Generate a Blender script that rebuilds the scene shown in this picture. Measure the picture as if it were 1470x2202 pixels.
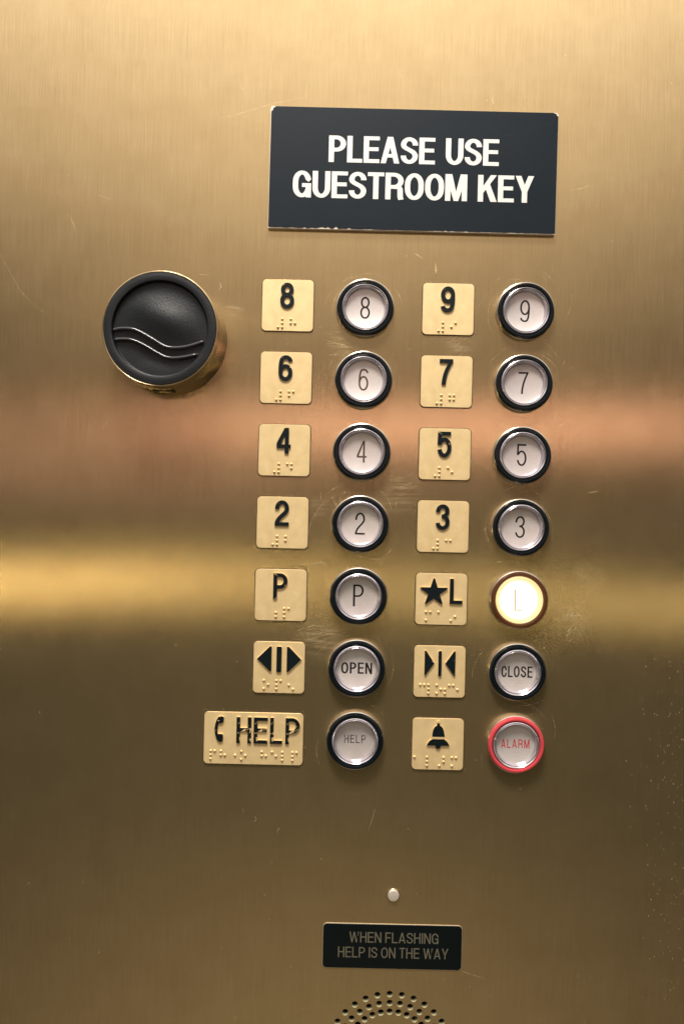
import bpy, bmesh, math, random
from mathutils import Vector, Matrix
from mathutils.geometry import delaunay_2d_cdt

for o in list(bpy.data.objects):
    bpy.data.objects.remove(o)
SC = bpy.context.scene
COL = SC.collection
R = math.radians
S = 0.0003                 # metres per unit: every length below is in units of 0.3 mm
D = 1567.0                 # camera to panel, in units
ROLL = R(1.3)

# ------------------------------------------------------------------ camera
cam = bpy.data.cameras.new('camera')
cam.sensor_fit = 'VERTICAL'
cam.angle_y = 2*math.atan(1101/D)
cam.clip_start = 0.01
cam.clip_end = 50
camo = bpy.data.objects.new('camera', cam)
COL.objects.link(camo)
camo.location = (0, -D*S, 0)
camo.rotation_euler = (R(90), -ROLL, 0)
SC.camera = camo

# ------------------------------------------------------------------ world: dim lift car, lighter towards its ceiling
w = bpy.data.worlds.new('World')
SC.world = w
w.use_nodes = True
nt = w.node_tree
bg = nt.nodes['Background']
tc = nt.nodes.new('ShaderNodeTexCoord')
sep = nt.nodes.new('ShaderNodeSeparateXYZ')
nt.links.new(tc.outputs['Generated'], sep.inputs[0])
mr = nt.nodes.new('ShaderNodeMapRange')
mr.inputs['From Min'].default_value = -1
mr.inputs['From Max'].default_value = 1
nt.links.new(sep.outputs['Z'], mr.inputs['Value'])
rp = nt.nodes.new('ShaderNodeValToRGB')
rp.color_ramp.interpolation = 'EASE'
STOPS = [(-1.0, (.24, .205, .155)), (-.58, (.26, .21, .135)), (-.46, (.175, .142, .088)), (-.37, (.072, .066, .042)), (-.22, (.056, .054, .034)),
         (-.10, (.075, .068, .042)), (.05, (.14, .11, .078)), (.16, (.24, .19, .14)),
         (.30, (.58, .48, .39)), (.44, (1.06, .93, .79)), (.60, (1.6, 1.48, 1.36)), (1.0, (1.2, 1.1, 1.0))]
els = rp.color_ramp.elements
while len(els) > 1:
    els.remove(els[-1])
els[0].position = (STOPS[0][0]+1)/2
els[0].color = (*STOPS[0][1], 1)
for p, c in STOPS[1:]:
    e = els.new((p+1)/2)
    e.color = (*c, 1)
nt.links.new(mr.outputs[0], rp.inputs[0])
# surroundings darkened towards the sides, standing in for lens vignetting
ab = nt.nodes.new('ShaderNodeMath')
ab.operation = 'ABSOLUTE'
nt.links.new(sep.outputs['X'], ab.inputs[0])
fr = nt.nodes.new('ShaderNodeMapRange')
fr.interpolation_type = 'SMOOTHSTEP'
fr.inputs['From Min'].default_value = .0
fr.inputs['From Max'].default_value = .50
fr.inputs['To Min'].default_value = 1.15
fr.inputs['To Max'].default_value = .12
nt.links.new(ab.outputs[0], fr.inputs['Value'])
hz = nt.nodes.new('ShaderNodeMapRange')          # side darkening fades out towards the ceiling
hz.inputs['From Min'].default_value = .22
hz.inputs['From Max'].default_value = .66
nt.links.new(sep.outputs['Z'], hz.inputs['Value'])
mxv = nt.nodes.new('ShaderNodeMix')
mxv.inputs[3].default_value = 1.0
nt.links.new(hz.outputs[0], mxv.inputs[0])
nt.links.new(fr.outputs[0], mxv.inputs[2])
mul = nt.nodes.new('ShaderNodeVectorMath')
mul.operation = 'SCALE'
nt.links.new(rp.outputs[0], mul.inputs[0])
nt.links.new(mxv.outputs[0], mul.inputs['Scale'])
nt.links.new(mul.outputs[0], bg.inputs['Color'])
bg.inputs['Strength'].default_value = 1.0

# ------------------------------------------------------------------ lamps
def area(name, loc, target, sx, sy, power, col):
    l = bpy.data.lights.new(name, 'AREA')
    l.shape = 'RECTANGLE'
    l.size, l.size_y = sx, sy
    l.energy = power
    l.color = col
    o = bpy.data.objects.new(name, l)
    COL.objects.link(o)
    o.location = loc
    o.rotation_euler = (Vector(target)-Vector(loc)).to_track_quat('-Z', 'Y').to_euler()
    return o
area('ceiling_lamp', (-.10, -.50, 1.04), (0, 0, .12), .34, .26, 22, (1, .91, .78))
area('gold_band_helper', (-.95, -1.35, -.205), (-.2, 0, -.05), 1.5, .016, 1.0, (1, .80, .42))  # added strip light, reflects in the brass as the handrail's gold band
area('gold_band_helper_right', (.75, -1.4, -.225), (.1, 0, -.06), 1.7, .022, .42, (1, .84, .46))  # added strip light, carries the gold reflection on to the right
area('pink_band_helper', (.28, -1.4, .225), (.1, 0, .05), 1.3, .055, .66, (1, .60, .55))  # added light behind the camera, makes the pink reflected band
area('pink_band_helper_left', (-.75, -1.4, .125), (-.1, 0, .03), 1.4, .20, .24, (1, .62, .58))  # added light, spreads the pink reflection out to the left

SC.view_settings.view_transform = 'Standard'
SC.view_settings.look = 'None'
SC.view_settings.gamma = 1
SC.view_settings.exposure = 0
SC.view_settings.use_curve_mapping = False
SC.cycles.max_bounces = 8

def at(px, py, h=0.0):
    """place measured on the photograph -> place on the panel (units)"""
    dx, dy = px-735, 1101-py
    c, s = math.cos(ROLL), math.sin(ROLL)
    k = (D-h)/D
    return ((dx*c-dy*s)*k, (dx*s+dy*c)*k)

# ------------------------------------------------------------------ materials
class NT:
    def __init__(s, name):
        s.m = bpy.data.materials.new(name)
        s.m.use_nodes = True
        s.t = s.m.node_tree
        s.b = s.t.nodes['Principled BSDF']
        s.out = s.t.nodes['Material Output']
    def n(s, kind, **kw):
        x = s.t.nodes.new('ShaderNode'+kind)
        for k, v in kw.items():
            setattr(x, k, v)
        return x
    def l(s, a, b):
        s.t.links.new(a, b)
    def set(s, **kw):
        for k, v in kw.items():
            s.b.inputs[k.replace('_', ' ')].default_value = v
        return s
    def coord(s, scale=(1, 1, 1), loc=(0, 0, 0), rot=(0, 0, 0)):
        c = s.n('TexCoord')
        m = s.n('Mapping')
        m.inputs['Scale'].default_value = scale
        m.inputs['Location'].default_value = loc
        m.inputs['Rotation'].default_value = rot
        s.l(c.outputs['Object'], m.inputs[0])
        return m.outputs[0]
    def noise(s, co, scale, detail=3, rough=.55):
        x = s.n('TexNoise')
        x.inputs['Scale'].default_value = scale
        x.inputs['Detail'].default_value = detail
        x.inputs['Roughness'].default_value = rough
        s.l(co, x.inputs['Vector'])
        return x.outputs['Fac']
    def ramp(s, f, a, b, lo=0.0, hi=1.0):
        x = s.n('MapRange')
        x.inputs['From Min'].default_value = a
        x.inputs['From Max'].default_value = b
        x.inputs['To Min'].default_value = lo
        x.inputs['To Max'].default_value = hi
        s.l(f, x.inputs['Value'])
        return x.outputs[0]
    def math(s, op, a, b):
        x = s.n('Math', operation=op)
        for i, v in enumerate((a, b)):
            if isinstance(v, (int, float)):
                x.inputs[i].default_value = v
            else:
                s.l(v, x.inputs[i])
        return x.outputs[0]
    def mix(s, f, a, b):
        x = s.n('Mix', data_type='RGBA')
        for i, v in ((0, f), (6, a), (7, b)):
            if isinstance(v, tuple):
                x.inputs[i].default_value = (*v, 1)
            elif isinstance(v, (int, float)):
                x.inputs[i].default_value = v
            else:
                s.l(v, x.inputs[i])
        return x.outputs[2]
    def bump(s, h, strength, dist):
        x = s.n('Bump')
        x.inputs['Strength'].default_value = strength
        x.inputs['Distance'].default_value = dist
        s.l(h, x.inputs['Height'])
        s.l(x.outputs[0], s.b.inputs['Normal'])

def simple(name, col, rough=.5, metal=0.0, grain=0.0, gscale=1500, **kw):
    m = NT(name)
    m.set(Base_Color=(*col, 1), Roughness=rough, Metallic=metal, **kw)
    if grain:
        co = m.coord()
        n1 = m.noise(co, gscale, 2)
        n2 = m.noise(co, 60, 4)
        f = m.math('ADD', m.ramp(n1, .3, .7, -grain, grain), m.ramp(n2, .3, .7, -grain*.7, grain*.7))
        hi = tuple(min(1, c*1.5) for c in col)
        lo = tuple(c*.5 for c in col)
        m.l(m.mix(m.math('ADD', f, .5), lo, hi), m.b.inputs['Base Color'])
        m.l(m.ramp(n2, .3, .7, max(.02, rough-.08), rough+.08), m.b.inputs['Roughness'])
    return m.m

def brass_panel():
    m = NT('brushed_brass')
    co = m.coord()
    streak = m.noise(m.coord((1, 1, .012)), 2600, 3, .7)        # fine vertical grain
    streak2 = m.noise(m.coord((1, 1, .02)), 420, 2, .6)
    cloud = m.noise(co, 7, 5, .6)
    cloud2 = m.noise(co, 38, 6, .65)
    dust = m.noise(co, 3400, 2, .6)
    f = m.math('ADD', m.ramp(streak, .25, .75, -.20, .20), m.ramp(streak2, .25, .75, -.03, .03))
    f = m.math('ADD', f, m.ramp(dust, .25, .75, -.42, .42))
    f = m.math('ADD', f, m.ramp(cloud2, .3, .7, -.10, .10))
    base = m.mix(m.math('ADD', f, .5), (.50, .350, .165), (.90, .70, .405))
    # tiny bright nicks
    vo = m.n('TexVoronoi')
    vo.inputs['Scale'].default_value = 160
    m.l(co, vo.inputs['Vector'])
    cs = m.n('SeparateColor')
    m.l(vo.outputs['Color'], cs.inputs[0])
    thr = m.ramp(cs.outputs[0], .90, 1.0, 0, .085)
    nick = m.math('LESS_THAN', vo.outputs['Distance'], thr)
    base = m.mix(m.math('MULTIPLY', nick, .6), base, (1, .88, .62))
    # patches where hands and cloths have scuffed the grain
    total = None
    wisps = m.noise(m.coord((.10, 1, 1), rot=(0, .25, 0)), 480, 5, .7)
    for px, py, rad in ((685, 1088, 30), (738, 738, 40), (1232, 1335, 55), (1262, 1238, 38), (505, 665, 26), (985, 742, 42), (860, 1055, 60), (690, 1365, 70)):
        q = at(px, py)
        dn = m.n('VectorMath', operation='DISTANCE')
        m.l(co, dn.inputs[0])
        dn.inputs[1].default_value = (q[0]*S, 0, q[1]*S)
        k = m.ramp(dn.outputs['Value'], rad*S*.25, rad*S, 1, 0)
        total = k if total is None else m.math('MAXIMUM', total, k)
    scuff = m.math('MULTIPLY', total, m.ramp(wisps, .42, .68))
    base = m.mix(m.math('MULTIPLY', scuff, .26), base, (.98, .83, .58))
    m.l(base, m.b.inputs['Base Color'])
    m.l(m.math('SUBTRACT', .90, m.math('MULTIPLY', scuff, .22)), m.b.inputs['Metallic'])
    m.set(Anisotropic=.98)
    rr = m.math('ADD', m.ramp(cloud2, .3, .7, .204, .224), m.ramp(cloud, .3, .7, -.012, .012))
    rr = m.math('ADD', rr, m.ramp(streak, .3, .7, -.015, .015))
    rr = m.math('ADD', rr, m.math('MULTIPLY', scuff, .05))
    m.l(rr, m.b.inputs['Roughness'])
    tan = m.n('CombineXYZ')
    tan.inputs[0].default_value = 1
    m.l(tan.outputs[0], m.b.inputs['Tangent'])
    m.bump(m.math('ADD', streak, m.math('MULTIPLY', dust, .5)), .10, .0004)
    return m.m

def plate_mat():
    m = NT('pale_gold_plate')
    co = m.coord()
    n1 = m.noise(co, 2300, 3, .7)
    n2 = m.noise(co, 160, 4)
    f = m.math('ADD', m.ramp(n1, .3, .7, .2, .8), m.ramp(n2, .3, .7, -.2, .2))
    c = m.mix(f, (.71, .535, .27), (.87, .695, .395))
    grime = m.noise(co, 700, 5, .7)
    film = m.noise(co, 55, 4, .65)
    c = m.mix(m.math('MULTIPLY', m.ramp(grime, .62, .74), .35), c, (.25, .17, .075))
    c = m.mix(m.math('MULTIPLY', m.ramp(film, .48, .70), .22), c, (.48, .34, .155))
    m.l(c, m.b.inputs['Base Color'])
    m.set(Roughness=.5, Metallic=.25)
    m.bump(n1, .25, .0003)
    return m.m

def paint(name, wear, lo, scale=900, under=(.72, .55, .30), low_bias=0.0):
    """black paint, chipped down to the gold where the noise runs high"""
    m = NT(name)
    co = m.coord((1, 1, 1))
    n = m.noise(co, scale, 4, .6)
    if low_bias:
        sp = m.n('SeparateXYZ')
        m.l(co, sp.inputs[0])
        # band across the letters' middle and lower arms that fingers have rubbed bare
        n = m.math('ADD', n, m.ramp(sp.outputs['Z'], -.004, .009, low_bias, -low_bias))
        n3 = m.noise(co, 140, 2)
        n = m.math('ADD', n, m.ramp(n3, .3, .7, -.10, .10))
    mask = m.ramp(n, wear, wear+.02)
    n2 = m.noise(co, 2500, 2)
    blk = m.mix(m.ramp(n2, .3, .8), lo, tuple(c*2.2 for c in lo))
    m.l(m.mix(mask, blk, under), m.b.inputs['Base Color'])
    m.set(Roughness=.42, Specular_IOR_Level=.22)
    return m.m

def silver_face():
    m = NT('silver_white_face')
    co = m.coord()
    n = m.noise(co, 90, 3)
    n2 = m.noise(co, 2200, 2)
    f = m.math('ADD', m.ramp(n, .3, .7, .2, .8), m.ramp(n2, .3, .7, -.15, .15))
    oi = m.n('ObjectInfo')
    f = m.math('ADD', f, m.ramp(oi.outputs['Random'], 0, 1, -.45, .35))
    hair = m.noise(m.coord((.05, 1, 1), rot=(0, .8, 0)), 1400, 2)
    f = m.math('SUBTRACT', f, m.ramp(hair, .64, .72, 0, .5))
    m.l(m.mix(f, (.64, .595, .605), (.80, .755, .76)), m.b.inputs['Base Color'])
    m.set(Roughness=.34, Metallic=.5)
    return m.m

def lit(name, col, strength, base=(.8, .7, .5)):
    m = NT(name)
    m.set(Base_Color=(*base, 1), Roughness=.3)
    m.b.inputs['Emission Color'].default_value = (*col, 1)
    m.b.inputs['Emission Strength'].default_value = strength
    return m.m

def navy():
    m = NT('navy_film')
    co = m.coord()
    n = m.noise(co, 2600, 2, .7)
    n2 = m.noise(m.coord((1, 1, 1.6), rot=(0, .5, 0)), 22, 4, .6)
    n3 = m.noise(m.coord((.06, 1, 1), rot=(0, .7, 0)), 900, 2)
    c = m.mix(m.ramp(n, .3, .7), (.004, .009, .015), (.011, .018, .027))
    c = m.mix(m.math('MULTIPLY', m.ramp(n3, .70, .78), .25), c, (.10, .11, .13))
    m.l(c, m.b.inputs['Base Color'])
    m.l(m.ramp(n2, .3, .7, .44, .54), m.b.inputs['Roughness'])
    m.set(Specular_IOR_Level=.13)
    return m.m

def cap_plastic():
    m = NT('black_reader_cap')
    co = m.coord()
    g = m.noise(co, 1700, 3, .75)
    dust = m.noise(co, 650, 4, .7)
    smear = m.noise(m.coord((.4, 1, 1), rot=(0, .6, 0)), 70, 5, .65)
    c = m.mix(m.ramp(g, .3, .7), (.002, .005, .008), (.008, .010, .013))
    c = m.mix(m.math('MULTIPLY', m.ramp(dust, .66, .74), .22), c, (.25, .24, .25))
    m.l(c, m.b.inputs['Base Color'])
    m.l(m.ramp(smear, .3, .7, .28, .44), m.b.inputs['Roughness'])
    m.set(Specular_IOR_Level=.46)
    m.b.inputs['Specular Tint'].default_value = (.95, .97, 1, 1)
    m.bump(m.noise(co, 1150, 4, .75), .5, .0004)
    return m.m

def translucent_scratch():
    m = NT('bright_scratch')
    m.set(Base_Color=(.95, .76, .48, 1), Metallic=.15, Roughness=.55)
    n = m.noise(m.coord(), 260, 3)
    m.l(m.ramp(n, .3, .7, .04, .46), m.b.inputs['Alpha'])
    return m.m

M = dict(
    brass=brass_panel(), plate=plate_mat(),
    housing=simple('satin_brass', (.47, .37, .23), .24, .85, .10),
    hole=simple('cut_brass_edge', (.82, .66, .42), .42, .45, .10),
    void=simple('dark_void', (.004, .005, .006), .8),
    plate_edge=simple('rubbed_plate_edge', (.46, .32, .145), .45, .3, .3, 700),
    groove=simple('dark_groove', (.05, .034, .017), .7),
    collar=simple('black_plastic', (.0025, .006, .009), .20, 0, .12, Specular_IOR_Level=.36),
    chrome=simple('dull_chrome', (.62, .58, .52), .22, .9),
    lens=simple('smoky_clear_acrylic', (.58, .55, .61), .20, .82, .06, 700, Coat_Weight=.4, Coat_Roughness=.16),
    face=silver_face(),
    ink=simple('dark_grey_ink', (.016, .014, .017), .5, Specular_IOR_Level=.2),
    worn_ink=paint('rubbed_grey_ink', .60, (.05, .045, .05), 700, (.62, .58, .58)),
    brown_ink=paint('faded_brown_ink', .60, (.06, .035, .035), 260, (.22, .13, .12)),
    red_ink=simple('red_ink', (.50, .025, .06), .5, Specular_IOR_Level=.2),
    red=simple('red_plastic', (.80, .070, .085), .15, 0, .05, Subsurface_Weight=.15),
    glow=lit('lit_face', (1, .94, .80), 1.35, (.30, .26, .18)),
    glow_ring=lit('lit_ring', (1, .76, .38), .92, (.35, .24, .09)),
    amber=lit('glowing_collar', (.30, .075, .014), .18, (.035, .012, .004)),  # button light shining through the collar, put into its colour and emission
    amber_ink=lit('backlit_ink', (1, .70, .36), .62, (.10, .07, .03)),
    sign=navy(),
    sign_white=simple('white_letter', (.76, .79, .83), .5, 0, .02),
    core=simple('pale_board_core', (.62, .55, .48), .6, 0, .15),
    pnum=paint('black_tactile_paint', .70, (.0025, .006, .008)),
    pchip=paint('chipped_tactile_paint', .66, (.0025, .006, .008), 420),
    pworn=paint('worn_tactile_paint', .635, (.0025, .006, .008), 300, (.60, .45, .235), low_bias=.07),
    rubber=cap_plastic(),
    gloss=simple('black_gloss_ridge', (.07, .07, .08), .13, .3),
    notice=simple('black_notice', (.0015, .005, .006), .3, 0, .08, Specular_IOR_Level=.3),
    notice_txt=simple('grey_brown_letter', (.135, .122, .088), .6, 0, .04),
    notice_edge=simple('bare_plate_edge', (.50, .42, .31), .5, .3),
    led=simple('frosted_lamp', (.72, .62, .55), .30, .3, .12, 900),
    scratch=translucent_scratch(),
)

# ------------------------------------------------------------------ geometry helpers (local x right, z up, -y out of the panel)
def mesh_obj(name, bm, mats, parent=None, smooth=False, loc=None):
    me = bpy.data.meshes.new(name)
    bmesh.ops.recalc_face_normals(bm, faces=bm.faces)
    bm.to_mesh(me)
    bm.free()
    if not isinstance(mats, (list, tuple)):
        mats = [mats]
    for m in mats:
        me.materials.append(m)
    if smooth:
        me.shade_smooth()
        try:
            me.set_sharp_from_angle(angle=R(32))
        except Exception:
            pass
    o = bpy.data.objects.new(name, me)
    COL.objects.link(o)
    if parent:
        o.parent = parent
    if loc:
        o.location = loc
    return o

def thing(name, label, cat, pos, group=None):
    o = bpy.data.objects.new(name, None)
    o.empty_display_size = .01
    COL.objects.link(o)
    o.location = (pos[0]*S, 0, pos[1]*S)
    o['label'] = label
    o['category'] = cat
    if group:
        o['group'] = group
    return o

def lathe(prof, n=72, cx=0, cy=0, bm=None, cap=False):
    bm = bm or bmesh.new()
    rings = []
    for r, h in prof:
        if r < 1e-6:
            rings.append([bm.verts.new((cx*S, -h*S, cy*S))])
        else:
            rings.append([bm.verts.new(((cx+r*math.cos(2*math.pi*k/n))*S, -h*S, (cy+r*math.sin(2*math.pi*k/n))*S)) for k in range(n)])
    for a, b in zip(rings, rings[1:]):
        for k in range(n):
            k2 = (k+1) % n
            if len(a) == 1:
                bm.faces.new((a[0], b[k], b[k2]))
            elif len(b) == 1:
                bm.faces.new((a[k], b[0], a[k2]))
            else:
                bm.faces.new((a[k], b[k], b[k2], a[k2]))
    if cap:
        bm.faces.new(rings[-1])
    return bm

def union(polys):
    """overlapping polygons -> one non-overlapping triangulation"""
    vs, fs = [], []
    for p in polys:
        f = []
        for q in p:
            f.append(len(vs))
            vs.append(Vector((q[0], q[1])))
        a = sum(p[i][0]*p[(i+1) % len(p)][1]-p[(i+1) % len(p)][0]*p[i][1] for i in range(len(p)))
        if abs(a) < 1e-7:
            continue
        fs.append(f if a > 0 else f[::-1])
    v, e, f, ov, oe, of = delaunay_2d_cdt(vs, [], fs, 0, 1e-5)
    pp = [[(vs[i].x, vs[i].y) for i in q] for q in fs]
    bb = [(min(x for x, y in q), max(x for x, y in q), min(y for x, y in q), max(y for x, y in q)) for q in pp]
    def covered(x, y):
        for q, b in zip(pp, bb):
            if b[0] <= x <= b[1] and b[2] <= y <= b[3]:
                odd = False
                for i in range(len(q)):
                    (x0, y0), (x1, y1) = q[i-1], q[i]
                    if (y0 > y) != (y1 > y) and x < x0+(y-y0)/(y1-y0)*(x1-x0):
                        odd = not odd
                if odd:
                    return True
        return False
    keep = [t for t in f if covered(sum(v[i].x for i in t)/len(t), sum(v[i].y for i in t)/len(t))]
    return [(q.x, q.y) for q in v], keep

def extrude(pts, tris, h0, h1, bm=None, bevel=0.0, side_mat=0, top_mat=0):
    bm = bm or bmesh.new()
    used = sorted({i for t in tris for i in t})
    top = {i: bm.verts.new((pts[i][0]*S, -h1*S, pts[i][1]*S)) for i in used}
    bot = {i: bm.verts.new((pts[i][0]*S, -h0*S, pts[i][1]*S)) for i in used}
    cnt = {}
    for t in tris:
        for k in range(len(t)):
            a, b = t[k], t[(k+1) % len(t)]
            key = (min(a, b), max(a, b))
            cnt[key] = cnt.get(key, 0)+1
    for t in tris:
        try:
            f = bm.faces.new([top[i] for i in t])
            f.material_index = top_mat
        except ValueError:
            pass
    for (a, b), c in cnt.items():
        if c == 1:
            f = bm.faces.new((top[a], top[b], bot[b], bot[a]))
            f.material_index = side_mat
    return bm

def rrect(wd, ht, r, n=7, cx=0, cy=0):
    p = []
    for sx, sy, a0 in ((1, 1, 0), (-1, 1, 90), (-1, -1, 180), (1, -1, 270)):
        for k in range(n+1):
            a = R(a0+90*k/n)
            p.append((cx+sx*(wd/2-r)+r*math.cos(a), cy+sy*(ht/2-r)+r*math.sin(a)))
    return p

def slab(name, outline, h0, h1, mats, parent, chamfer=0.0):
    bm = bmesh.new()
    cx = sum(p[0] for p in outline)/len(outline)
    cy = sum(p[1] for p in outline)/len(outline)
    def ring(off, h):
        out = []
        n = len(outline)
        for i in range(n):
            a, b, c = outline[i-1], outline[i], outline[(i+1) % n]
            t = Vector((c[0]-a[0], c[1]-a[1])).normalized()
            out.append(bm.verts.new(((b[0]-t.y*off)*S, -h*S, (b[1]+t.x*off)*S)))
        return out
    rs = [ring(0, h0), ring(0, h1-chamfer)]
    if chamfer:
        rs.append(ring(chamfer, h1))
    for a, b in zip(rs, rs[1:]):
        for k in range(len(a)):
            f = bm.faces.new((a[k], a[(k+1) % len(a)], b[(k+1) % len(a)], b[k]))
            f.material_index = len(mats)-1 if isinstance(mats, list) else 0
    bm.faces.new(rs[-1])
    return mesh_obj(name, bm, mats, parent)

# ------------------------------------------------------------------ lettering
def arc(cx, cy, rx, ry, a0, a1, n=14):
    return [(cx+rx*math.cos(R(a0+(a1-a0)*k/n)), cy+ry*math.sin(R(a0+(a1-a0)*k/n))) for k in range(n+1)]

def bez(a, b, c, d, n=12):
    return [tuple((1-t)**3*a[i]+3*(1-t)**2*t*b[i]+3*(1-t)*t*t*c[i]+t**3*d[i] for i in (0, 1)) for t in [k/n for k in range(n+1)]]

def stroke(path, tx, ty, closed=False):
    q = tx/ty
    P = []
    for p in path:
        v = Vector((p[0]/q, p[1]))
        if not P or (v-P[-1]).length > 1e-4:
            P.append(v)
    if closed and (P[0]-P[-1]).length < 1e-4:
        P.pop()
    n = len(P)
    hw = ty/2
    Ls, Rs = [], []
    for i in range(n):
        if closed:
            d1, d2 = (P[i]-P[i-1]).normalized(), (P[(i+1) % n]-P[i]).normalized()
        else:
            d1 = (P[i]-P[i-1]).normalized() if i else (P[1]-P[0]).normalized()
            d2 = (P[i+1]-P[i]).normalized() if i < n-1 else d1
        n1 = Vector((-d1.y, d1.x))
        n2 = Vector((-d2.y, d2.x))
        mm = n1+n2
        mm = mm/max(mm.dot(n1), .35) if mm.length > 1e-5 else n1
        Ls.append(P[i]+mm*hw)
        Rs.append(P[i]-mm*hw)
    out = []
    for i in range(n if closed else n-1):
        j = (i+1) % n
        out.append([(v.x*q, v.y) for v in (Ls[i], Ls[j], Rs[j], Rs[i])])
    return out

WIDTH = {'I': .0, 'M': 1.22, 'W': 1.50, 'A': 1.06, 'Y': 1.04, 'K': 1.05, 'L': .86, 'E': .90, 'F': .86, 'T': .92, 'G': 1.03, 'O': 1.06, 'R': 1.02, 'N': 1.02, 'P': .97, 'S': .97}

def glyph(ch, W, tx, ty):
    """polygons of one capital or numeral of height 1 in a box W wide, stems tx, bars ty"""
    w = tx if ch == 'I' else W*WIDTH.get(ch, 1.0)
    L, Rr, B, T, C = tx/2, w-tx/2, ty/2, 1-ty/2, w/2
    rx = C-L
    st, pl = [], []
    cl = []
    if ch == 'I':
        st = [[(C, 0), (C, 1)]]
    elif ch == 'L':
        st = [[(L, 1), (L, B), (w, B)]]
    elif ch == 'T':
        st = [[(0, T), (w, T)], [(C, 0), (C, T)]]
    elif ch == 'H':
        st = [[(L, 0), (L, 1)], [(Rr, 0), (Rr, 1)], [(L, .52), (Rr, .52)]]
    elif ch == 'E':
        st = [[(w, T), (L, T), (L, B), (w, B)], [(L, .52), (w*.94, .52)]]
    elif ch == 'F':
        st = [[(w, T), (L, T), (L, 0)], [(L, .5), (w*.92, .5)]]
    elif ch in 'PR':
        r = min(.25, (T-.47)/2)
        yb = T-2*r if ch == 'P' else T-2*r
        rr = min(rx*1.1, r*1.15)
        st = [[(L, 0), (L, T), (Rr-rr, T)]+arc(Rr-rr, T-r, rr, r, 90, -90)+[(L, yb)]]
        if ch == 'R':
            st.append([(Rr-rr*.9, yb)]+bez((Rr-rr*.75, yb), (Rr-.02, yb), (Rr-.02, yb-.06), (Rr-.02, yb-.2))+[(Rr-.015, .1), (Rr+.01, 0)])
    elif ch == 'O':
        ry = min(.36, .5-ty/2)
        cl = [arc(C, T-ry, rx, ry, 0, 180)+arc(C, B+ry, rx, ry, 180, 360)]
    elif ch == 'C':
        ry = .34
        st = [[(Rr, .64)]+arc(C, T-ry, rx, ry, 0, 180)+arc(C, B+ry, rx, ry, 180, 360)+[(Rr, .36)]]
    elif ch == 'G':
        ry = .34
        st = [[(Rr, .68)]+arc(C, T-ry, rx, ry, 2, 180)+arc(C, B+ry, rx, ry, 180, 350), [(C, .46), (Rr, .46), (Rr, 0)]]
    elif ch == 'U':
        ry = .30
        st = [[(L, 1)]+arc(C, B+ry, rx, ry, 180, 360)+[(Rr, 1)]]
    elif ch == 'S':
        ry = .22
        st = [[(Rr, .695)]+arc(C, T-ry, rx, ry, 8, 180)+bez((L, T-ry), (L, .535), (Rr, .525), (Rr, B+ry))+arc(C, B+ry, rx, ry, 0, -172)+[(L, .305)]]
    elif ch == 'A':
        k = tx*.52
        pl = [[(0, 0), (tx*.98, 0), (C+k, 1), (C-k, 1)], [(w, 0), (w-tx*.98, 0), (C-k, 1), (C+k, 1)]]
        a = tx*.7
        pl.append([(a*.9+w*.08, .22), (w-a*.9-w*.08, .22), (w-a*.9-w*.14, .22+ty*.95), (a*.9+w*.14, .22+ty*.95)])
    elif ch == 'N':
        st = [[(L, 0), (L, 1)], [(Rr, 0), (Rr, 1)]]
        pl = [[(0, 1), (tx*1.08, 1), (w, 0), (w-tx*1.08, 0)]]
    elif ch == 'M':
        st = [[(L*.95, 0), (L*.95, 1)], [(w-L*.95, 0), (w-L*.95, 1)]]
        k = tx*.42
        pl = [[(0, 1), (tx*1.25, 1), (C+k, 0), (C-k, 0)], [(w, 1), (w-tx*1.25, 1), (C-k, 0), (C+k, 0)]]
    elif ch == 'K':
        st = [[(L, 0), (L, 1)]]
        pl = [[(tx*.9, .30), (tx*.9, .56), (w-tx*1.12, 1), (w, 1)], [(tx*1.25, .58), (tx*2.0, .78), (w+.01, 0), (w-tx*1.12, 0)]]
    elif ch == 'Y':
        st = [[(C, 0), (C, .45)]]
        pl = [[(0, 1), (tx*1.08, 1), (C+tx/2, .40), (C-tx/2, .40)], [(w, 1), (w-tx*1.08, 1), (C-tx/2, .40), (C+tx/2, .40)]]
    elif ch == 'W':
        k = tx*.48
        q1, q3 = w*.27, w*.73
        pl = [[(0, 1), (tx, 1), (q1+k, 0), (q1-k, 0)], [(C-k, 1), (C+k, 1), (q1+k, 0), (q1-k, 0)],
              [(C-k, 1), (C+k, 1), (q3+k, 0), (q3-k, 0)], [(w, 1), (w-tx, 1), (q3+k, 0), (q3-k, 0)]]
    elif ch == '2':
        r = .26
        st = [[(L, .66)]+arc(C, T-r, rx, r, 180, 0)+bez((Rr, T-r), (Rr, .48), (L+.02, .36), (L, ty*.6))+[(L, B)], [(0, B), (w, B)]]
        st[0] = st[0][:-1]
    elif ch == '3':
        r1, r2 = (T-.53)/2, (.53-B)/2
        st = [[(L, .70)]+arc(C, T-r1, rx*.93, r1, 172, -90)+[(C-.04, .53)], [(C-.04, .53)]+arc(C, .53-r2, rx, r2, 90, -172)]
    elif ch == '4':
        st = [[(w*.72, 0), (w*.72, 1)], [(0, .25+ty*.2), (w, .25+ty*.2)]]
        pl = [[(0, .25-ty*.3), (0, .25+ty*.95), (w*.72-tx*.5, 1), (w*.72+tx*.5, 1), (w*.72+tx*.5, .93), (tx*.95, .25-ty*.3)]]
        pl = [[(0, .25), (0, .25+ty), (w*.72-tx*.55, 1), (w*.72+tx*.2, 1), (tx*.80, .25)]]
    elif ch == '5':
        r = .315
        yc = B+r
        st = [[(w*.95, T), (L+.03*W, T), (L+.005, .50)], [(L-.02*W, .505)]+arc(C, yc, rx, r, 140, 0)+arc(C, yc, rx, r, 0, -165)]
    elif ch in '69':
        r = .255 if ty > .1 else .30
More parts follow.
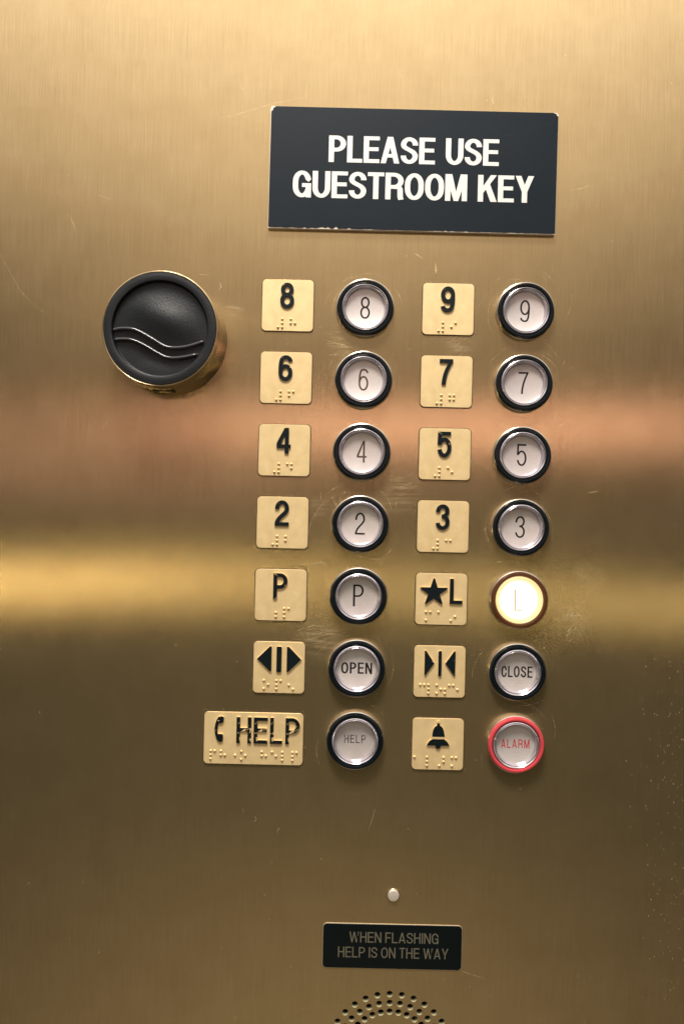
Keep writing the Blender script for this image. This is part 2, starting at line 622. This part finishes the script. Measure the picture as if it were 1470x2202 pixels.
        ring = arc(C, B+r, rx, r, 0, 360, 32)
        tail = arc(C+.01, T-.20, rx*.98, .20, 14, 118, 9)+bez((C-rx*.52, T-.035), (L+.01, .82), (L, .62), (L, B+r), 9)
        if ch == '9':
            ring = [(w-x, 1-y) for x, y in ring]
            tail = [(w-x, 1-y) for x, y in tail]
        cl = [ring]
        st = [tail]
    elif ch == '7':
        st = [[(0, T), (w, T)]]
        k = tx*1.05
        e1 = bez((w, T-ty*.4), (w*.72, .66), (w*.50, .36), (w*.47+0, 0))
        e0 = [(x-k, y) for x, y in e1]
        pl = [[e0[i], e0[i+1], e1[i+1], e1[i]] for i in range(len(e1)-1)]
    elif ch == '8':
        r1, r2 = (T-.53)/2, (.53-B)/2
        cl = [arc(C, T-r1, rx*.88, r1, 0, 360, 28), arc(C, B+r2, rx, r2, 0, 360, 30)]
    polys = list(pl)
    for s in st:
        polys += stroke(s, tx, ty)
    for s in cl:
        polys += stroke(s, tx, ty, True)
    return polys, w

def text(txt, width, height, W=.5, tx=.16, ty=.15, gap=.07, space=.22):
    """triangulated line of lettering centred on 0,0 and fitted to width x height (units)"""
    pts, tris = [], []
    x = 0
    for ch in txt:
        if ch == ' ':
            x += space
            continue
        polys, w = glyph(ch, W, tx, ty)
        p, t = union(polys)
        o = len(pts)
        pts += [(q[0]+x, q[1]) for q in p]
        tris += [[i+o for i in f] for f in t]
        x += w+gap
    x -= gap
    k = width/x
    return [((q[0]*k-width/2), (q[1]-.5)*height) for q in pts], tris

def text_obj(name, txt, cx, cy, wd, ht, h0, h1, mats, parent, side=0, **kw):
    p, t = text(txt, wd, ht, **kw)
    bm = extrude([(0+q[0], q[1]) for q in p], t, 0, h1-h0, side_mat=side)
    return mesh_obj(name, bm, mats, parent, loc=(cx*S, -h0*S, cy*S))

def shape_obj(name, polys, h0, h1, mats, parent, side=0):
    p, t = union(polys)
    return mesh_obj(name, extrude(p, t, h0, h1, side_mat=side), mats, parent)

rnd = random.Random(11)

# ------------------------------------------------------------------ where things stand
def btn_pos(col, row):
    x, y = ((785-22*row/6, 661+933*row/6), (1130-21*row/6, 668+934*row/6))[col]
    return at(x, y, 14)
def plate_pos(col, row):
    x, y = ((618.7-3.8*row, 656.7+155.7*row), (963.2-3.75*row, 664.7+155.9*row))[col]
    return at(x, y, 3)
SPK = at(837, 2272)

# ------------------------------------------------------------------ the brass panel with its drilled speaker holes
panel = thing('brass_panel', 'brushed brass lift control panel with scratches, drilled speaker holes and all the buttons on it', 'panel', (0, 0))
holes = []
for r in (134.5, 115.3, 96.5):
    for k in range(32):
        a = R(90+1.2-k*11.25)
        holes.append((SPK[0]+r*math.cos(a), SPK[1]+r*math.sin(a)))
HR = 7.0
HN = 20
def make_panel():
    X, Z = 2300, 2700
    vs = [Vector(p) for p in ((-X, -Z), (X, -Z), (X, Z), (-X, Z))]
    edges = [(0, 1), (1, 2), (2, 3), (3, 0)]
    for hx, hz in holes:
        o = len(vs)
        vs += [Vector((hx+HR*math.cos(2*math.pi*k/HN), hz+HR*math.sin(2*math.pi*k/HN))) for k in range(HN)]
        edges += [(o+k, o+(k+1) % HN) for k in range(HN)]
    v, e, f, ov, oe, of = delaunay_2d_cdt(vs, edges, [], 1, 1e-4)
    keep = []
    for t in f:
        cx = sum(v[i].x for i in t)/len(t)
        cy = sum(v[i].y for i in t)/len(t)
        if all((cx-hx)**2+(cy-hz)**2 > (HR*.985)**2 for hx, hz in holes):
            keep.append(t)
    bm = bmesh.new()
    vv = [bm.verts.new((q.x*S, 0, q.y*S)) for q in v]
    for t in keep:
        bm.faces.new([vv[i] for i in t])
    o = mesh_obj('face_sheet', bm, M['brass'], panel)
    # normals outward (-y)
    for p in o.data.polygons:
        if p.normal.y > 0:
            o.data.flip_normals()
            break
make_panel()
for hx, hz in holes:
    if hz < -1230:
        continue
    bm = lathe([(HR, 0), (HR, -9.5)], HN)
    mesh_obj('speaker_hole', bm, M['hole'], panel, smooth=True, loc=(hx*S, 0, hz*S))
bm = lathe([(0, -26), (175, -26), (175, -.5)], 48)
mesh_obj('speaker_backing', bm, M['void'], panel, loc=(SPK[0]*S, 0, SPK[1]*S))

# scratches and nicks rubbed into the panel
def ribbon(bm, pts, wd, h=.25):
    prev = None
    n = len(pts)
    for i, p in enumerate(pts):
        a, b = pts[max(0, i-1)], pts[min(n-1, i+1)]
        t = Vector((b[0]-a[0], b[1]-a[1]))
        if t.length < 1e-6:
            continue
        t.normalize()
        k = wd/2*(.25+.75*math.sin(math.pi*(i+.3)/(n-.4)))
        q = (bm.verts.new(((p[0]-t.y*k)*S, -h*S, (p[1]+t.x*k)*S)), bm.verts.new(((p[0]+t.y*k)*S, -h*S, (p[1]-t.x*k)*S)))
        if prev:
            bm.faces.new((prev[0], prev[1], q[1], q[0]))
        prev = q
bm = bmesh.new()
def im(*pp):
    return [at(*p) for p in pp]
for pp, wd in ((((465, 258), (520, 243), (590, 222), (668, 207)), .8), (((0, 545), (20, 580), (42, 622), (65, 648), (110, 683)), .55),
               (((148, 460), (158, 480), (163, 500)), 1.3), (((500, 170), (530, 200)), .9), (((215, 420), (240, 430)), 1.0),
               (((628, 1215), (650, 1213)), 1.8), (((668, 1213), (680, 1211), (694, 1208)), 2.2), (((935, 565), (937, 578), (936, 588)), 4.5),
               (((890, 545), (898, 549), (908, 556)), 2.0), (((1060, 205), (1058, 215), (1060, 225)), 3.5), (((1008, 162), (1022, 160)), 1.2),
               (((1225, 410), (1250, 405), (1272, 396)), 1.0), (((520, 1735), (524, 1742), (523, 1748)), 1.2), (((548, 1755), (551, 1762), (547, 1767)), 1.4),
               (((600, 1780), (596, 1790), (594, 1795)), 1.2), (((218, 925), (228, 910), (240, 898)), 1.3), (((985, 2085), (1008, 2094), (1040, 2104)), .9),
               (((806, 1740), (800, 1760), (792, 1785)), 1.2), (((430, 590), (450, 592)), .9), (((472, 605), (476, 617), (470, 624)), 1.6),
               (((1010, 1240), (1028, 1238)), 1.0), (((812, 1205), (835, 1195)), .9), (((1265, 1060), (1285, 1056)), 2.5), (((550, 1185), (545, 1215)), .9)):
    ribbon(bm, im(*pp), wd)
def btn_scratch(x, y, n, rng):
    for _ in range(n):
        r = rng.uniform(66, 92)
        a = rng.gauss(90, 55) if rng.random() < .7 else rng.uniform(0, 360)
        l = rng.uniform(10, 55)
        ex = rng.uniform(-.15, .35)
        ribbon(bm, [(x+r*(1+ex*k/8)*math.cos(R(a+l*k/8)), y+r*(1+ex*.5*k/8)*math.sin(R(a+l*k/8))) for k in range(9)], rng.uniform(.35, .9))
for col in (0, 1):
    for row in range(7):
        x, y = btn_pos(col, row)
        btn_scratch(x, y, 8 if row < 4 else 4, rnd)
# burrs round the milled pockets of the plates
def burrs(x, y, wd, ht, n):
    for _ in range(n):
        s = rnd.choice('trblb')
        u = rnd.uniform(-.5, .5)
        if s in 'tb':
            px, py = x+u*wd, y+(ht/2+abs(rnd.gauss(1.5, 1.8)))*(1 if s == 't' else -1)
        else:
            px, py = x+(wd/2+abs(rnd.gauss(1.5, 1.6)))*(1 if s == 'r' else -1), y+u*ht
        a = rnd.uniform(0, 6.28)
        q = rnd.uniform(.6, 2.6)
        ribbon(bm, [(px-math.cos(a)*q/2, py-math.sin(a)*q/2), (px, py), (px+math.cos(a)*q/2, py+math.sin(a)*q/2)], rnd.uniform(.6, 1.5), .3)
for col in (0, 1):
    for row in range(7):
        if (col, row) != (0, 6):
            x, y = plate_pos(col, row)
            burrs(x, y, 113, 113, 26 if row > 1 else 12)
x, y = at(545, 1588, 3)
burrs(x, y, 216, 115, 40)
# rubbed swipes: thin parallel hairs
for cx, cy, ang, n, ln, sp in ((735, 737, -3, 14, 70, 13), (985, 745, 35, 10, 60, 18), (705, 1085, -70, 9, 36, 12), (660, 880, 15, 8, 60, 14), (690, 1365, 8, 10, 90, 14),
                               (1225, 1330, 40, 14, 40, 40), (1260, 1235, 30, 10, 26, 30), (860, 1040, 20, 8, 50, 12), (1190, 900, 40, 7, 40, 14)):
    for _ in range(n):
        x, y = at(cx+rnd.gauss(0, 18), cy+rnd.gauss(0, sp))
        a = R(ang+rnd.gauss(0, 6))
        l = ln*rnd.uniform(.4, 1)
        cv = rnd.uniform(-.12, .12)
        ribbon(bm, [(x+l*(k/6-.5)*math.cos(a)-cv*l*(k/6-.5)**2*4*math.sin(a), y+l*(k/6-.5)*math.sin(a)+cv*l*(k/6-.5)**2*4*math.cos(a)) for k in range(7)], rnd.uniform(.4, .9))
# scattered nicks
for _ in range(330):
    x, y = rnd.uniform(-740, 740), rnd.uniform(-1100, 1100)
    if rnd.random() < .45:
        x, y = rnd.gauss(150, 260), rnd.gauss(50, 420)
    a = rnd.uniform(0, 6.28)
    q = rnd.uniform(1.0, 4.2)
    ribbon(bm, [(x, y), (x+q*.5*math.cos(a), y+q*.5*math.sin(a)), (x+q*math.cos(a+.5), y+q*math.sin(a+.5))], rnd.uniform(.7, 1.9))
for _ in range(150):                          # fine flecks down the right margin
    x, y = at(1470-abs(rnd.gauss(0, 55)), rnd.uniform(1400, 2150))
    ribbon(bm, [(x, y), (x+rnd.uniform(-.6, .6), y-rnd.uniform(.8, 2.2)), (x+rnd.uniform(-.8, .8), y-rnd.uniform(2.4, 4.5))], rnd.uniform(.7, 1.5))
so = mesh_obj('scratch_marks', bm, M['scratch'], panel)

# ------------------------------------------------------------------ the key sign
ctr = at((580+1199+1195+572)/4, (228+243+503+489)/4, 11)
sign = thing('key_sign', 'navy sign with white capitals asking to use the guestroom key', 'sign', ctr)
sign.rotation_euler = (0, R(.1), 0)
SW, SH = 617, 260
slab('board', [(-SW/2+3, -SH/2), (SW/2-1, -SH/2), (SW/2, SH/2-4), (SW/2-3, SH/2), (-SW/2+5, SH/2), (-SW/2+3, SH/2-6)][::1], 1, 10.4, M['core'], sign)
fp = [(-SW/2+3.6, -SH/2+2.5)]
for k in range(1, 110):
    x = -SW/2+3.6+(SW-5)*k/110
    worn = (math.exp(-((x+185)/70)**2)+.7*math.exp(-((x-100)/45)**2)+.5*math.exp(-((x-210)/60)**2))
    fp.append((x, -SH/2+1.2+abs(rnd.gauss(0, .35))+worn*max(0, rnd.gauss(-.6, 2.2))))
fp += [(SW/2-1.6, -SH/2+2.5), (SW/2-.6, SH/2-8), (SW/2-3, SH/2-7), (SW/2-5, SH/2-3), (SW/2-12, SH/2-.6), (-SW/2+14, SH/2-.6), (-SW/2+12, SH/2-3), (-SW/2+9, SH/2-4), (-SW/2+8.5, SH/2-8), (-SW/2+4.5, SH/2-12)]
shape_obj('face', [fp], 10.4, 11.2, M['sign'], sign)
bold = dict(W=.56, tx=.168, ty=.142, gap=.042, space=.30)
for t, x0, y0, x1, y1 in (('PLEASE USE', 706.7, 320, 1072, 328), ('GUESTROOM KEY', 629.5, 396, 1147, 406.5)):
    px, py = at((x0+x1)/2, (y0+y1)/2, 11.4)
    text_obj('text_line', t, px-ctr[0], py-ctr[1], (x1-x0)*.993, 57*.993 if t[0] == 'P' else 57, 11.2, 11.4, M['sign_white'], sign, **bold)

# ------------------------------------------------------------------ round card reader
HB = 100
rc = at(343.5, 706, HB)
reader = thing('card_reader', 'round brass card reader with a black cap and two wavy ridges', 'card reader', rc)
mesh_obj('housing', lathe([(113, -.3), (120, .3), (120, 3), (118.5, 6), (118.2, 70), (117.6, 96), (116.6, 99.5), (115, 100), (113.4, 99), (113, 94)], 128), M['housing'], reader, smooth=True)
cap = mesh_obj('cap', lathe([(113.0, 92), (113.6, 98), (112.4, 100.9), (107, 101.4), (98.5, 101.6), (97, 101), (95.5, 98), (95, 93), (94, 92.2), (90, 92)]+[(r, 92) for r in range(80, 3, -8)]+[(0, 92)], 128), M['rubber'], reader, smooth=True)
for v in cap.data.vertices:                 # the soft swelling above the ridges
    x, z = v.co.x/S, v.co.z/S
    if math.hypot(x, z) < 90:
        f = min(1, (90-math.hypot(x, z))/26)
        v.co.y -= S*f*(9.5*math.exp(-((x-10)/52)**2-((z-22+x*.25)/34)**2)-2.5*math.exp(-((x)/60)**2-((z+62)/30)**2))
def crop(pts, h):
    return [tuple(a-b for a, b in zip(at(190+x/3.769, 550+y/3.769, h), rc)) for x, y in pts]
def smooth_path(p, n=8):
    out = []
    for i in range(len(p)-1):
        a, b, c, d = p[max(i-1, 0)], p[i], p[i+1], p[min(i+2, len(p)-1)]
        for k in range(n):
            t = k/n
            out.append(tuple(.5*(2*b[j]+(c[j]-a[j])*t+(2*a[j]-5*b[j]+4*c[j]-d[j])*t*t+(3*b[j]-a[j]-3*c[j]+d[j])*t**3) for j in (0, 1)))
    return out+[p[-1]]
def ridge(pts, r, h):
    bm = bmesh.new()
    p = smooth_path(pts)
    rings = []
    n = len(p)
    for i, q in enumerate(p):
        a, b = p[max(0, i-1)], p[min(n-1, i+1)]
        t = Vector((b[0]-a[0], b[1]-a[1])).normalized()
        k = r*min(1, .25+i/4, .25+(n-1-i)/4)
        rings.append([bm.verts.new(((q[0]-t.y*k*math.cos(R(f)))*S, -(h+1.5*k*math.sin(R(f)))*S, (q[1]+t.x*k*math.cos(R(f)))*S)) for f in range(0, 181, 20)])
    for a, b in zip(rings, rings[1:]):
        for k in range(len(a)-1):
            bm.faces.new((a[k], a[k+1], b[k+1], b[k]))
    return bm
r1 = [(196, 602), (240, 590), (300, 587), (370, 596), (450, 632), (540, 686), (615, 730), (690, 744), (780, 737), (870, 714), (938, 690)]
r2 = [(206, 680), (270, 673), (350, 680), (450, 722), (560, 787), (625, 818), (690, 827), (780, 818), (890, 795)]
mesh_obj('wave_ridge', ridge(crop(r1, 98), 3.6, 94.5), M['gloss'], cap, smooth=True)
mesh_obj('wave_ridge', ridge(crop(r2, 98), 3.6, 94.3), M['gloss'], cap, smooth=True)
# pry slot in the underside of the housing
def box(bm, x0, x1, h0, h1, z0, z1):
    v = [bm.verts.new((x*S, -h*S, z*S)) for x in (x0, x1) for h in (h0, h1) for z in (z0, z1)]
    for f in ((0, 1, 3, 2), (4, 6, 7, 5), (0, 4, 5, 1), (2, 3, 7, 6), (0, 2, 6, 4), (1, 5, 7, 3)):
        bm.faces.new([v[i] for i in f])
bm = bmesh.new()
box(bm, -21, 21, 36, 60, -118.4, -114)
sl = mesh_obj('pry_slot', bm, M['void'], reader)
bm = bmesh.new()
box(bm, -13, 13, 33.5, 52, -119.2, -114)
mesh_obj('slot_tongue', bm, M['housing'], sl)

# ------------------------------------------------------------------ push buttons
def make_button(col, row, legend, label, kind='black', ink='ink', lw=21, lh=47, dy=1.5, style=None):
    pos = btn_pos(col, row)
    t = thing('push_button', label, 'button', pos, 'round push buttons in two columns')
    lt = kind == 'lit'
    t.rotation_euler = (R(rnd.uniform(-.9, .9)), 0, R(rnd.uniform(-.9, .9)))     # each seated a little differently
    mesh_obj('bezel', lathe([(62.1, -2), (62.1, 9), (61.5, 11.8), (60.2, 12.5), (59.2, 11.5)], 80), M['chrome'], t, smooth=True)
    mesh_obj('collar', lathe([(60.0, 2), (60.0, 12.4), (59.2, 16), (57.4, 18.4), (55.2, 19.1), (52.8, 18.6), (51.2, 16.6), (50.4, 12), (50.2, 4)], 80),
             M['red'] if kind == 'red' else M['amber'] if lt else M['collar'], t, smooth=True)
    mesh_obj('lens_ring', lathe([(50.1, 5), (50.1, 15), (49.2, 17.2), (47.9, 18), (46.6, 16.6), (45.7, 15.8), (44.6, 16.6), (43.4, 16.2), (41.8, 11.5), (40.3, 6.0)], 96),
             M['glow_ring'] if lt else M['lens'], t, smooth=True)
    f = mesh_obj('face_disc', lathe([(41.2, 6.8), (40.6, 7.6)]+[(r, 4.2+3.2*(r/40)**2) for r in (36, 30, 24, 18, 12, 6)]+[(0, 4.2)], 80), M['glow'] if lt else M['face'], t, smooth=True)
    st = style or dict(W=.46, tx=.084, ty=.076, gap=.1)
    lg = text_obj('printed_legend', legend, 0, dy, lw, lh, 0, .15, M['amber_ink'] if lt else M[ink], f, **st)
    for v in lg.data.vertices:                # the print follows the dish of the face
        v.co.y -= S*(4.22+3.2*((v.co.x/S)**2+(v.co.z/S+dy)**2)/1600)
    return t
word = dict(W=.52, tx=.142, ty=.13, gap=.12)
make_button(0, 0, '8', 'round black-collared button printed with a thin 8, top of the left button column')
make_button(1, 0, '9', 'round black-collared button printed with a thin 9, top of the right button column')
make_button(0, 1, '6', 'round black-collared button printed with a faded thin 6, below the 8 button', ink='brown_ink')
make_button(1, 1, '7', 'round black-collared button printed with a thin 7, below the 9 button')
make_button(0, 2, '4', 'round black-collared button printed with a half worn brownish 4', ink='brown_ink')
make_button(1, 2, '5', 'round black-collared button printed with a thin 5, between the 7 and 3 buttons')
make_button(0, 3, '2', 'round black-collared button printed with a thin 2, beside the plate reading 2')
make_button(1, 3, '3', 'round black-collared button printed with a thin 3, above the lit lobby button')
make_button(0, 4, 'P', 'round black-collared button printed with a thin letter P', lw=22.5)
make_button(1, 4, 'L', 'glowing yellow-white lit button printed with a faint L in a collar glowing brown', 'lit', lw=17, lh=45, dy=-1,
            style=dict(W=.46, tx=.07, ty=.05, gap=.1))
make_button(0, 5, 'OPEN', 'round black-collared button printed OPEN for the doors', lw=66, lh=24, dy=0, style=word)
make_button(1, 5, 'CLOSE', 'round black-collared button printed CLOSE for the doors', lw=66, lh=24, dy=0, style=word)
make_button(0, 6, 'HELP', 'round black-collared button with its small HELP print half rubbed away', ink='worn_ink', lw=46, lh=17.5, dy=2.0,
            style=dict(W=.56, tx=.12, ty=.12, gap=.2))
make_button(1, 6, 'ALARM', 'round button with a red collar and red ALARM print', 'red', 'red_ink', lw=60, lh=19, dy=0,
            style=dict(W=.62, tx=.125, ty=.12, gap=.24))

# ------------------------------------------------------------------ tactile plates
DOT = {1: (0, 0), 2: (0, 1), 3: (0, 2), 4: (1, 0), 5: (1, 1), 6: (1, 2)}
def braille(cells, x0, ybot, pitch, parent, dp=8.9):
    bm = bmesh.new()
    for i, c in enumerate(cells):
        for d in c:
            cx, cy = x0+i*pitch+DOT[int(d)][0]*dp, ybot+(2-DOT[int(d)][1])*dp
            lathe([(3.1, 2.8), (3.0, 3.7), (2.55, 4.9), (1.7, 5.8), (.8, 6.25), (0, 6.35)], 14, cx, cy, bm)
    mesh_obj('braille_dots', bm, M['plate'], parent, smooth=True)

def make_plate(pos, label, wd=110.5, ht=111, rad=9):
    t = thing('tactile_plate', label, 'plate', pos, 'pale gold tactile plates beside the buttons')
    slab('pocket_edge', rrect(wd+3.0, ht+3.0, rad+1), .02, .2, M['groove'], t)
    slab('plate', rrect(wd, ht, rad), .1, 3.2, [M['plate'], M['plate_edge']], t, .8)
    return t
num = dict(W=.52, tx=.148, ty=.140, gap=.1)
NUM = [('8', 0, 0, '125', 'pchip'), ('9', 1, 0, '24', 'pnum'), ('6', 0, 1, '124', 'pchip'), ('7', 1, 1, '1245', 'pnum'),
       ('4', 0, 2, '145', 'pnum'), ('5', 1, 2, '15', 'pchip'), ('2', 0, 3, '12', 'pnum'), ('3', 1, 3, '14', 'pnum')]
for ch, c, r, br, mt in NUM:
    t = make_plate(plate_pos(c, r), 'square pale gold plate with a raised black %s over braille, left of the %s button' % (ch, ch))
    text_obj('raised_numeral', ch, -1.5, 20.5, 30 if ch != '7' else 28.5, 54.5, 3.2, 6.6, M[mt], t, **num)
    braille(('3456', br), -20.0, -47.2, 27.2, t)
def side_mats(k):
    return [M[k], M['plate']]
# P
t = make_plate(plate_pos(0, 4), 'square pale gold plate with a raised black letter P over braille')
text_obj('raised_letter', 'P', -1, 19.5, 30.5, 55, 3.2, 6.6, side_mats('pchip'), t, 1, W=.56, tx=.15, ty=.145)
braille(('56', '1234'), -18.4, -46.5, 26.6, t)
# star L
t = make_plate(plate_pos(1, 4), 'square pale gold plate with a raised black star and L')
star = []
for k in range(10):
    r = 30 if k % 2 == 0 else 13.2
    a = R(90+36*k)
    if k % 2 == 0:
        star += [(-16.5+r*math.cos(a)-1.6*math.sin(a+.0)*1.0, 14.5+r*math.sin(a)+1.6*math.cos(a)), (-16.5+r*math.cos(a)+1.6*math.sin(a), 14.5+r*math.sin(a)-1.6*math.cos(a))][::-1]
    else:
        star.append((-16.5+r*math.cos(a), 14.5+r*math.sin(a)))
shape_obj('raised_star', [star], 3.2, 6.6, side_mats('pnum'), t, 1)
text_obj('raised_letter', 'L', 31, 17.6, 27.5, 54, 3.2, 6.6, side_mats('pnum'), t, 1, W=.58, tx=.155, ty=.14)
braille(('134', '1', '35'), -32.3, -45.7, 26.6, t)
# open arrows
t = make_plate(plate_pos(0, 5), 'square pale gold plate with two raised black arrows pointing outward from a bar')
shape_obj('raised_arrow', [[(-47, 18.5), (-20, 45.5), (-16, 45.5), (-16, -7.5), (-20, -7.5)]], 3.2, 6.6, side_mats('pnum'), t, 1)
shape_obj('raised_bar', [rrect(11, 55, 2.5, 3, 0, 18)], 3.2, 6.6, side_mats('pnum'), t, 1)
shape_obj('raised_arrow', [[(47.5, 18.5), (20.5, 45.5), (16.5, 45.5), (16.5, -8.5), (20, -8.5)]], 3.2, 6.6, side_mats('pnum'), t, 1)
braille(('135', '1234', '26'), -31.5, -46, 26.7, t)
# close arrows
t = make_plate(plate_pos(1, 5), 'square pale gold plate with two raised black arrows pointing inward at a bar')
shape_obj('raised_arrow', [[(-33, 45), (-30, 45), (-12, 18.5), (-30, -7.5), (-33, -7.5)]], 3.2, 6.6, side_mats('pchip'), t, 1)
shape_obj('raised_bar', [rrect(7, 54.5, 3, 4, 0, 18)], 3.2, 6.6, side_mats('pnum'), t, 1)
shape_obj('raised_arrow', [[(33, 45), (30, 45), (11.5, 18.5), (30, -7.5), (33, -7.5)]], 3.2, 6.6, side_mats('pchip'), t, 1)
braille(('14', '123', '135', '234', '15'), -41, -46.5, 17.7, t)
# help
t = make_plate(at(545, 1588, 3), 'wide pale gold plate with a worn raised handset and HELP lettering', 213, 112)
ph = [(-75.5, 46), (-68, 47.5), (-63.5, 45), (-64.5, 36), (-68, 31), (-74, 33), (-76.5, 24), (-77, 17), (-76, 9), (-71.5, 9.5), (-65.5, 9), (-64.5, 2), (-66, -6.5), (-73, -8), (-78, -3), (-82, 8), (-83.5, 20), (-82, 31), (-79, 40)]
shape_obj('raised_handset', [ph], 3.2, 6.6, side_mats('pchip'), t, 1)
for ch, x0, x1 in (('H', 292, 398), ('E', 415, 515), ('L', 532, 620), ('P', 642, 744)):
    text_obj('raised_letter', ch, ((x0+x1)/2-414)/3.34, 18.5, (x1-x0)/3.34, 56, 3.2, 6.6, side_mats('pworn'), t, 1, W=.56, tx=.14, ty=.13)
braille(('1234', '125', '5', '135', '', '125', '15', '123', '1234'), -91, -45, 21.9, t, 8.5)
# alarm bell
t = make_plate(plate_pos(1, 6), 'square pale gold plate with a raised black bell over braille')
cx = 0
dome = [(-13, 17)]+bez((-13, 17), (-12, 32), (-10, 38), (-3, 41), 8)+[(-2.8, 46), (2.8, 46)]+bez((3, 41), (10, 38), (12, 32), (14, 17), 8)
bell = mesh_o = shape_obj('raised_bell', [dome, [(-24, -2), (24.5, -2)]+bez((24.5, -2), (20, 8), (15, 11), (11, 11.5), 6)+[(-11, 11.5)]+bez((-11, 11.5), (-15, 11), (-20, 8), (-24, -2), 6),
                 [(-6, -1.8), (-5.5, -5)]+arc(0, -5, 5.2, 4.2, 180, 360, 8)+[(5.5, -5), (6, -1.8)]], 3.2, 6.6, side_mats('pnum'), t, 1)
shape_obj('bare_band', [[(-14, 12.2), (14.5, 12.2), (14.3, 16.4), (-13.6, 16.4)]], 3.2, 6.2, M['plate'], t)
shape_obj('bell_knob', [arc(0, 48, 3.6, 3.2, 0, 360, 14)[:-1]], 3.2, 6.3, M['plate'], t)
braille(('1', '123', '345', '134'), -49.5, -46, 26.7, t)

# ------------------------------------------------------------------ indicator lamp, notice plate
t = thing('indicator_lamp', 'small round frosted indicator lamp above the black notice plate', 'indicator lamp', at(845.5, 1927, 5))
mesh_obj('rim', lathe([(14, -.1), (14, 1.2), (13, 2.2), (11.4, 2.4)], 40), M['housing'], t, smooth=True)
mesh_obj('lens', lathe([(12.4, 2), (12.3, 3.6), (11.2, 5.0), (8, 5.6), (0, 5.8)], 40), M['led'], t, smooth=True)

nc = at(843, 2036.5, 2.6)
t = thing('notice_plate', 'black notice plate with grey capitals saying help is on the way', 'notice plate', nc)
slab('edge', rrect(299, 96.5, 9), .1, 1.3, M['notice_edge'], t, .2)
slab('face', rrect(297.6, 94.6, 8.6), 1.32, 1.9, M['notice'], t, .3)
reg = dict(W=.60, tx=.115, ty=.105, gap=.105, space=.26)
for s, x0, y0, x1, y1, hh in (('WHEN FLASHING', 751, 2015, 942, 2019.5, 22.5), ('HELP IS ON THE WAY', 726.5, 2047.5, 963, 2052, 22.5)):
    px, py = at((x0+x1)/2, (y0+y1)/2, 2.7)
    text_obj('text_line', s, px-nc[0], py-nc[1], x1-x0, hh, 1.95, 2.1, M['notice_txt'], t, **reg)
